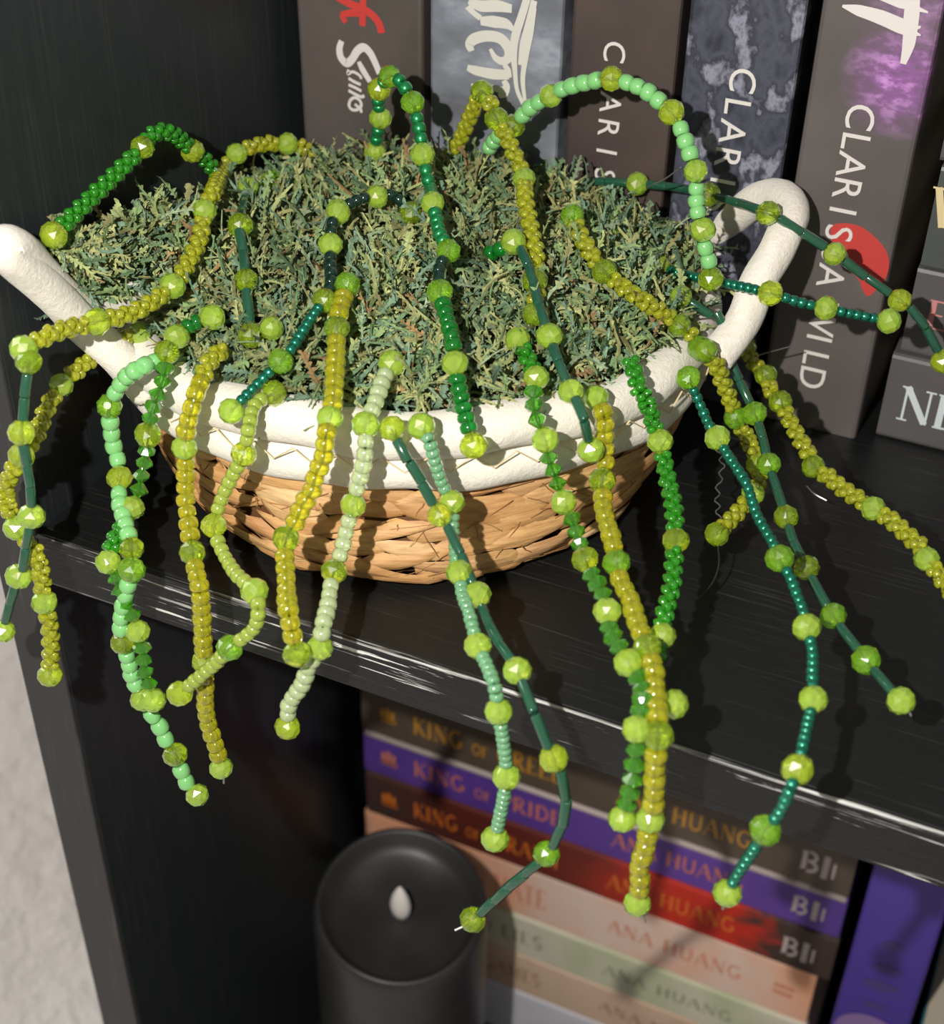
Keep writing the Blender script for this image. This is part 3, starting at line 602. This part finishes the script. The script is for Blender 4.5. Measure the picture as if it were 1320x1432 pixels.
SEED = [(.34, -.36), (.72, -.40), (.94, -.24), (1.0, 0), (.94, .24), (.72, .40), (.34, .36)]            # unit: radius 1, height ~.8
BUGLE = [(.45, -.5), (.85, -.5), (1, -.47), (1, .47), (.85, .5), (.45, .5)]
BIC = [(.25, -.85), (.62, -.5), (1, -.08), (1, .08), (.62, .5), (.25, .85)]
ME = {}
for k in ('lime', 'lime2', 'lime3', 'ab'):
    # fire-polished bead: facets in staggered belts round the hole
    prof = [(.30, -.93), (.74, -.66), (1.0, -.22), (1.0, .22), (.74, .66), (.30, .93)]
    bm = bmesh.new(); sgm = 8; rg = []
    for j, (r, z) in enumerate(prof): rg.append([bm.verts.new((r * math.cos(2 * math.pi * (i + .5 * (j % 2)) / sgm), r * math.sin(2 * math.pi * (i + .5 * (j % 2)) / sgm), z)) for i in range(sgm)])
    for j in range(len(prof) - 1):
        for i in range(sgm):
            if j % 2 == 0: A, Bq, Cq, Dq = rg[j][i], rg[j][(i + 1) % sgm], rg[j + 1][i], rg[j + 1][i - 1]; bm.faces.new((A, Bq, Cq)); bm.faces.new((A, Cq, Dq))
            else: A, Bq, Cq, Dq = rg[j][i], rg[j][(i + 1) % sgm], rg[j + 1][(i + 1) % sgm], rg[j + 1][i]; bm.faces.new((A, Bq, Cq)); bm.faces.new((A, Cq, Dq))
    bm.faces.new(rg[0][::-1]); bm.faces.new(rg[-1]); bmesh.ops.recalc_face_normals(bm, faces=bm.faces)
    me = bpy.data.meshes.new('faceted_bead'); bm.to_mesh(me); bm.free(); me.materials.append(MATS[k]); ME['F', k] = me
for k in ('lg', 'yg', 'yo', 'os', 'gc', 'tl', 'mt', 'cl', 'dg', 'gs', 'bk'): ME['S', k] = lathe('seed_bead', SEED, 12, MATS[k])
ME['S', 'bg'] = lathe('bugle_bead', BUGLE, 8, MATS['bg']); ME['S', 'bc'] = lathe('bicone_bead', BIC, 8, MATS['bc'], False)
WIRE = mat('dark_beading_wire', srgb(70, 84, 66), .35, Metallic=.8); SILV = mat('silver_wire', srgb(200, 200, 196), .3, Metallic=.9)
# fill: (radius mm, pitch mm, height scale mm, around, offset mm)
FILL = {'lg': (2.15, 3.2, 4.0, 1, 0), 'yg': (2.3, 3.0, 3.7, 1, 0), 'yo': (1.25, 1.75, 2.2, 3, 1.15), 'os': (1.75, 2.3, 2.9, 1, 0), 'gc': (1.15, 1.7, 2.0, 3, 1.2), 'tl': (1.3, 1.9, 2.3, 1, 0), 'mt': (1.55, 1.7, 2.1, 1, 0),
        'cl': (2.0, 2.6, 3.2, 1, 0), 'dg': (1.75, 2.6, 3.2, 1, 0), 'gs': (2.0, 2.5, 3.1, 1, 0), 'bk': (1.5, 2.4, 3.0, 1, 0), 'bc': (2.2, 3.5, 2.1, 1, 0), 'bg': (1.22, 6.6, 6.4, 1, 0)}
TS = np.arange(.20, .75, .0005)
def hit(px, py):
    """depth along the viewing ray where moss, basket, shelf top, side panel or the front plane is met"""
    r = ray(px, py); P = CAM + TS[:, None] * r; u, v, z = P @ E1, P @ E2, P[:, 2]
    re = ((u - UC) / .083) ** 2 + ((v - VC) / .069) ** 2; rm = ((u - UC) / .072) ** 2 + ((v - VC) / .058) ** 2
    s = (re < 1) & (z < .047); s |= (rm < 1) & (z < moss_z(u, v) + .0045); s |= (P[:, 1] > -.004) & (z < .004) ; s |= (P[:, 0] < WALL_X + .004) & (P[:, 1] > -.004)
    s |= P[:, 1] > YB - .006
    i = np.argmax(s); return TS[i] if s.any() else .7
FR = .0031
def strand(label, fill, g0, g1, spec, cat='bead strand', tip=None, group=None, tails=()):
    nodes = []
    for tok in spec.split(';'):
        q = tok.split(); x, y = float(q[0]), float(q[1]); kind = None; v = None; fl_ = None; g = None
        for e in q[2:]:
            if e in ('F', 'B', 'f'): kind = e
            elif e[0] == 'v': v = float(e[1:]) / 1000
            elif e[0] == 'g' and e[1:].isdigit(): g = float(e[1:])
            else: fl_ = e
        nodes.append([x, y, kind, v, fl_, g])
    n_ = len(nodes); T_ = []
    for i, (x, y, kind, v, fl_, g) in enumerate(nodes):
        if v is not None: r = ray(x, y); T_.append((v - CAM @ E2) / (r @ E2))
        else: T_.append(hit(x, y) - ((g0 + (g1 - g0) * i / max(n_ - 1, 1)) if g is None else g) / 1000)
    for it in range(n_):                              # a strand never dives away faster than it runs sideways
        for i in range(n_):
            for j in (i - 1, i + 1):
                if 0 <= j < n_ and nodes[i][3] is None:
                    ds = math.hypot(nodes[i][0] - nodes[j][0], nodes[i][1] - nodes[j][1]) * .37 / F_PX; T_[i] = min(T_[i], T_[j] + .75 * ds)
    for it in range(2):
        T2 = list(T_)
        for i in range(1, n_ - 1):
            if nodes[i][3] is None: T2[i] = min(T_[i], (T_[i - 1] + T_[i] + T_[i + 1]) / 3)
        T_ = T2
    P = [CAM + ray(nd[0], nd[1]) * t for nd, t in zip(nodes, T_)]
    C = catmull(P, 10); C = np.array(C); dl = np.linalg.norm(np.diff(C, axis=0), axis=1); S = np.concatenate([[0], np.cumsum(dl)])
    def at_(s):
        s = min(max(s, 0), S[-1]); p = np.array([np.interp(s, S, C[:, k]) for k in range(3)])
        q = np.array([np.interp(min(s + .0006, S[-1]), S, C[:, k]) - np.interp(max(s - .0006, 0), S, C[:, k]) for k in range(3)]); return p, q / (np.linalg.norm(q) + 1e-12)
    root = empty('bead_strand', tuple(P[0])); tag(root, label, 'bead strand', group)
    inv = Matrix.Translation(root.location).inverted()
    def put(me, p, d, sx, sz, spin=0):
        o = bpy.data.objects.new(me.name.split('.')[0], me); col.objects.link(o); o.parent = root; o.matrix_parent_inverse = inv
        q = Vector(d).to_track_quat('Z', 'Y'); o.matrix_world = Matrix.Translation(Vector(p)) @ q.to_matrix().to_4x4() @ Matrix.Rotation(spin, 4, 'Z') @ Matrix.Diagonal((sx, sx, sz, 1))
        o.matrix_basis = (Matrix.Translation(Vector(p) - root.location) @ q.to_matrix().to_4x4() @ Matrix.Rotation(spin, 4, 'Z') @ Matrix.Diagonal((sx, sx, sz, 1))); o.matrix_parent_inverse = Matrix.Identity(4)
    stops = []; cur = fill
    for i, nd in enumerate(nodes):
        s = S[i * 10]
        if nd[2]:
            k = 'ab' if nd[2] == 'B' else random.choice(['lime', 'lime', 'lime2', 'lime3', 'ab', 'ab'])
            r = (.0024 if nd[2] == 'f' else FR) * random.uniform(.95, 1.05); p, d = at_(s); dd = d + rng.normal(0, .25, 3); put(ME['F', k], p, dd, r, r * .98, random.uniform(0, 6)); stops.append([s, r * .92, nd[4]])
        elif nd[4]: stops.append([s, 0, nd[4]])
    if not stops or stops[0][0] > 1e-6: stops.insert(0, [0, 0, None])
    if stops[-1][0] < S[-1] - 1e-6: stops.append([S[-1], 0, None])
    for (s0, r0, f0), (s1, r1, f1) in zip(stops[:-1], stops[1:]):
        if f0: cur = f0
        if cur == 'no': continue
        rad, pit, hs, around, off = [q / 1000 if j != 3 else q for j, q in enumerate(FILL[cur])]
        a, b = s0 + r0, s1 - r1; L = b - a
        if L < pit * .45: continue
        cnt = max(1, round(L / pit)); stp = L / cnt
        for c_ in range(cnt):
            p, d = at_(a + (c_ + .5) * stp); me = ME['S', cur]; jit = random.uniform(.93, 1.07)
            if around == 1:
                dd = d + rng.normal(0, .015 if cur == 'bg' else .07, 3)
                hz = stp * .97 if cur == 'bg' else (hs * min(stp / pit, 1.1))
                put(me, p, dd, rad * jit, hz, random.uniform(0, 6))
            else:
                n1 = np.cross(d, [0, .3, 1.]); n1 /= np.linalg.norm(n1); n2 = np.cross(d, n1); ph = c_ * 1.05 + s0 * 900
                for q in range(around):
                    an = ph + 2 * math.pi * q / around; pp = p + off * (math.cos(an) * n1 + math.sin(an) * n2); dd = d + .5 * (-math.sin(an) * n1 + math.cos(an) * n2) + rng.normal(0, .15, 3)
                    put(me, pp, dd, rad * jit, hs, random.uniform(0, 6))
    # beading wire through the holes; a short bright tip past the last bead
    Vw, Fw = tube_geo(C[::3] if len(C) > 8 else C, .00028, 5); wv = mesh_obj('wire', [np.array(q) - P[0] for q in Vw], Fw, WIRE, root)
    if tip:
        e, d = at_(S[-1]); tp = CAM + ray(*tip) * (T_[-1]); Vw, Fw = tube_geo([e, e * .4 + tp * .6 + np.array([.0003, 0, 0]), tp], .00026, 5); mesh_obj('wire_tip', [np.array(q) - P[0] for q in Vw], Fw, SILV, root)
    for pts, tm, twl in tails:
        Q = catmull([CAM + ray(px, py) * (hit(px, py) - dg / 1000) for px, py, dg in pts], 10)
        if twl: Q = [q + .0007 * math.sin(k * 1.3) * rt for k, q in enumerate(Q)]
        Vw, Fw = tube_geo(Q, .0002, 5); mesh_obj('wire_tail', [np.array(q) - P[0] for q in Vw], Fw, tm, root)
    return root

strand('bright green seed-bead arch beside the black side panel, behind the left rope handle', 'gc', 0, 0, '75 329 F v63; 118 286 v74; 160 245 v85; 199 206 F v95; 213 188 v100; 232 184 v104; 250 193 v109; 269 211 F v114; 290 226 v119; 302 244 v122')
strand('yellow-olive bead rope crossing the moss and drooping over the left handle', 'yo', 2, 14, '436 222 v141; 424 206 v142; 402 201 F v140; 365 202 v137; 331 215 F v132; 312 240 v126; 298 268; 286 295 F; 280 332; 268 358; 256 380; 241 400 B; 218 418; 184 438; 135 450 F g14; 100 458 g18; 72 467 g20; 33 488 F g22')
strand('dark green tube-bead strand with lone lime beads hanging by the side panel edge', 'bg', 26, 30, '40 506 F g26; 36 540; 33 575; 30 605 F; 36 640; 42 680; 44 722 F; 38 755; 33 787; 26 806 F; 15 840; 4 882 F')
strand('yellow-olive bead rope curling out over the left rim and down past the shelf edge', 'yo', 4, 34, '194 467 B; 168 473; 145 486; 115 512; 86 538 B; 64 575; 50 610; 30 637 F; 15 664; 8 688; 12 712; 23 738 F; 34 756; 48 770; 56 795; 62 842 F; 69 871; 71 905; 70 944 F')
strand('opaque apple green bead strand looping over the rim beside green crystals', 'lg', 8, 34, '224 503; 210 508; 197 514; 179 525; 165 543; 153 568 F; 155 597; 158 620; 164 640; 167 668 F; 167 700; 176 735; 184 767 F; 184 797 F; 176 830; 169 868; 172 898 F; 180 926; 186 950; 200 978 F; 214 1003; 226 1020; 233 1037; 245 1055 F; 252 1074; 258 1086; 263 1099; 276 1112 B', tip=(284, 1126))
strand('green crystal bicone strand dangling next to the apple green one', 'bc', 3, 30, '297 444 B gs; 270 452 ; 247 471 B; 233 493 F bc; 229 526; 221 550; 212 575; 207 608 F; 204 638; 198 662; 194 687; 185 710 B gc; 172 735; 160 755; 151 786 F bc; 163 809; 170 832; 183 855; 193 883 B; 200 912; 201 934; 207 951; 214 979 F')
strand('olive-gold bead strand hanging straight from the left of the white rim', 'yg', 5, 32, '312 488 yo; 291 508; 283 529 yg; 274 550; 267 575; 261 599; 258 626 F; 260 655; 259 690; 262 720; 269 773 F; 274 800; 279 820; 282 855; 284 901; 286 926 F; 287 960; 287 985; 291 1012; 303 1048; 309 1074 F', tip=(313, 1096))
strand('sage seed-bead strand kinking twice and ending across the olive-gold strand', 'os', 4, 36, '383 550 F; 357 566; 348 599; 341 635 F; 327 662; 312 693; 299 735 F; 308 765; 320 788; 333 806; 356 827 B; 361 853; 354 880; 321 906 F; 303 926; 282 944; 251 970 F')
strand('dark tube-bead strand standing in the moss, its lime beads bunched at the top', 'bg', 2, 3, '485 254 v132; 465 263 F v130; 421 259 F v124; 380 254 F v120; 348 264 F v116; 336 315 F; 340 352; 344 392 F; 347 430; 351 469 F; 380 459 F no')
strand('blackish green bead strand turning teal as it crosses the moss to the front rim', 'bk', 2, 6, '574 298 F; 551 274; 527 275 B; 503 279; 473 296 F; 464 316; 462 342 F; 462 370; 462 396; 454 420 F tl; 438 440; 408 487; 392 505 F; 371 526; 350 547; 323 575 F')
strand('amber-yellow bead strand falling over the rim and swinging left in front of the basket', 'yg', 2, 34, '486 398 F; 476 430 yg; 471 459 F yg; 470 490; 468 525; 466 560; 461 585 B; 455 614; 452 641; 441 665; 436 687; 423 706; 414 728; 400 753 F; 398 777; 400 805; 401 835; 404 860; 408 884; 415 914 F')
strand('pale frosted seed-bead strand hanging in front of the straw', 'cl', 2, 34, '548 508 F; 534 535; 524 565; 511 594 B; 511 620; 508 650; 500 680; 494 706 B; 486 735; 477 772; 467 799 F; 462 821; 458 850; 451 877; 447 906 F; 432 932; 423 956; 413 971; 404 986; 402 1017 F')
strand('dark green tube-bead strand ending in a bent tail before the candle', 'bg', 7, 42, '548 599 F g7; 565 635; 583 663; 600 695; 615 720 F; 640 766; 667 832 B; 690 885; 723 938 B; 748 1000; 774 1061 F; 788 1100; 788 1145; 764 1194 F; 715 1238; 661 1286 F', tip=(636, 1301))
strand('mint lustre seed-bead strand hanging beside the long tube-bead strand', 'mt', 6, 36, '589 596 B g7; 600 617; 611 656; 620 681; 632 702 F; 634 740; 637 775; 642 800 B; 647 832; 656 858; 668 903 F; 680 929; 692 962; 697 995 F; 704 1040; 708 1086 B; 702 1126; 692 1173 F')
strand('emerald metallic bead arch rising from the moss and running down to the front rim', 'dg', 3, 8, '524 212 F v138; 527 190 v136; 532 165 B v134; 529 145 v132; 530 125 F v130; 545 107 F v126; 558 112 v123; 569 127 v121; 577 143 F v119; 583 165 v117; 588 190 v114; 591 216 B v111; 598 250 v106; 602 265 v103; 605 284 F; 611 310; 616 330; 627 351 F bk; 614 375; 615 408 F gs; 624 442; 633 478; 636 508 B; 641 540; 653 590; 662 623 F')
strand('yellow-olive bead rope bent to a point against the cloudy book', 'yo', 2, 3, '610 232 v142; 636 208 v139; 651 178 v136; 664 148 v133; 674 128 F v130; 686 145 v127; 694 166 F v124; 709 193 v119; 721 221 v114; 733 250 F v109; 734 275; 739 302; 745 335; 750 363; 748 393 F; 750 415; 748 439 F')
strand('dark tube-bead strand sliding over the moss onto the middle of the white rim', 'bg', 3, 10, '680 354 gs; 694 352; 718 338 B bg; 738 370; 752 420; 768 470 F; 782 508; 798 547 F; 814 580; 826 629 B')
strand('green crystal strand from the moss joining the cluster over the shelf edge', 'bc', 3, 34, '724 475 B gc; 738 502 ; 750 528 B bc; 745 556; 750 584; 762 615 B; 768 644; 777 668; 788 702 F; 801 729; 809 756; 818 782 F; 829 808; 841 826; 849 855 B; 852 880; 862 898; 878 927 B; 893 950; 899 970; 896 990; 890 1020 B; 889 1050; 884 1092; 879 1114; 870 1145 B')
strand('olive-gold bead strand with the lowest tip, crossing the shelf edge', 'yg', 4, 40, '833 556 B; 845 584; 844 605; 845 623; 847 644; 842 672 F; 843 696; 844 714; 850 735; 856 756; 862 787 F; 868 814; 880 835; 886 856; 894 880; 905 905 F; 914 940; 917 985; 920 1029 F; 917 1056; 915 1080; 914 1120; 909 1146 F; 905 1170; 901 1190; 894 1212; 895 1235; 891 1263 B', tip=(902, 1290))
strand('bright green seed-bead strand at the right of the basket front, over the wood grain', 'gc', 3, 26, '882 503; 888 523; 893 543; 906 567; 914 593; 923 617 F; 929 647; 934 672; 940 699; 943 723; 945 756 F; 942 785; 940 815; 935 838; 929 860; 926 889 B; 917 920; 913 947; 915 968; 925 978; 943 985 B')
strand('teal metallic bead strand dropping from the right rim and over the shelf edge', 'tl', 6, 34, '962 528 F; 974 555; 983 575; 990 592; 1003 612 B; 1018 637; 1030 655; 1045 680; 1056 715; 1068 738; 1081 760; 1090 781 F; 1105 808; 1114 831; 1122 852; 1128 877 F; 1136 910; 1136 948; 1137 978 F; 1131 1005; 1125 1032; 1115 1076 F; 1105 1103; 1090 1136; 1070 1161 F; 1053 1190; 1033 1220; 1017 1249 B', tip=(1010, 1272))
strand('grey-green tube-bead strand reaching out above the bare shelf top', 'bg', 5, 22, '952 415 F; 985 435; 1010 452; 1014 485 F; 1032 529; 1055 578 F; 1066 612; 1075 649 F; 1087 685; 1099 723 F; 1110 758; 1128 794 F; 1146 828; 1165 861 F; 1188 893; 1211 923 F; 1234 951; 1260 980 F', tip=(1274, 1001))
strand('yellow-olive bead rope stretching away to the right over the shelf top', 'yo', 5, 26, '1041 487 F; 1056 511; 1071 525 F; 1076 543; 1091 562 F; 1104 588; 1117 612; 1129 631; 1137 652 F; 1159 667; 1178 683; 1199 697; 1221 711 F; 1247 728; 1268 748; 1287 765; 1296 782 F; 1316 806; 1340 842', tails=[([(1128, 680, 6), (1138, 690, 6), (1156, 700, 5)], SILV, 0), ([(1060, 497, 12), (1085, 490, 14), (1108, 484, 14)], SILV, 0)])
strand('short yellow-olive bead rope ending in a hook between teal and tube-bead strands', 'yo', 5, 20, '985 490 F; 1002 511; 1011 535; 1020 557; 1028 584 F; 1041 605; 1050 624; 1060 650 F; 1062 670; 1053 690 B; 1039 708; 1022 727; 1002 747 F', tails=[([(1004, 764, 16), (1005, 790, 10), (996, 815, 5), (976, 838, 2)], WIRE, 0), ([(985, 590, 18), (1000, 620, 18), (1010, 650, 17), (1003, 690, 17), (1005, 725, 18)], SILV, 1)])
strand('apple green bead arch bridging in front of the dark brown book', 'lg', 0, 0, '682 210 v132; 697 190 v128; 718 176 F v124; 741 151 v121; 770 134 F v117; 788 124 v114; 821 115 v110; 855 110 F v106; 886 119 v102; 902 126 v100; 920 140 v98; 939 157 F v95; 951 178 v93; 958 196 v91; 965 215 v89; 973 239 F v87; 974 263 v85; 974 283 v84; 976 299 v82; 983 321 F v81; 986 346 v80; 991 364 v79; 994 390 F v78')
strand('thin dark tube-bead strand reaching over the right rope handle toward the pile of books', 'bg', 0, 0, '790 262 v136; 835 254 v132; 891 257 F v127; 945 262 v120; 991 272 F v111; 1030 283 v103; 1074 298 F v93; 1120 324 v90; 1167 355 F v87; 1212 388 v84; 1258 420 F v80; 1290 452 v77; 1319 505 F v74', tails=[([(905, 262, 14), (930, 250, 22), (952, 234, 28)], SILV, 0)])
strand('teal twisted bead strand poking out across the right handle, ending mid-air', 'tl', 0, 0, '821 315 v112; 842 326 v110; 864 336 B v108; 888 352 v106; 924 372 F v99; 958 384 v92; 1015 396 v80; 1077 410 F v72; 1115 422 v71; 1155 431 B v70; 1196 440 v69; 1243 449 B v68')
strand('yellow-olive bead rope half buried in the moss by the right handle', 'yo', 2, 4, '800 302 F; 812 330; 828 358; 845 380 F; 872 402; 905 424; 930 440; 950 455 F; 966 470; 978 486 F')
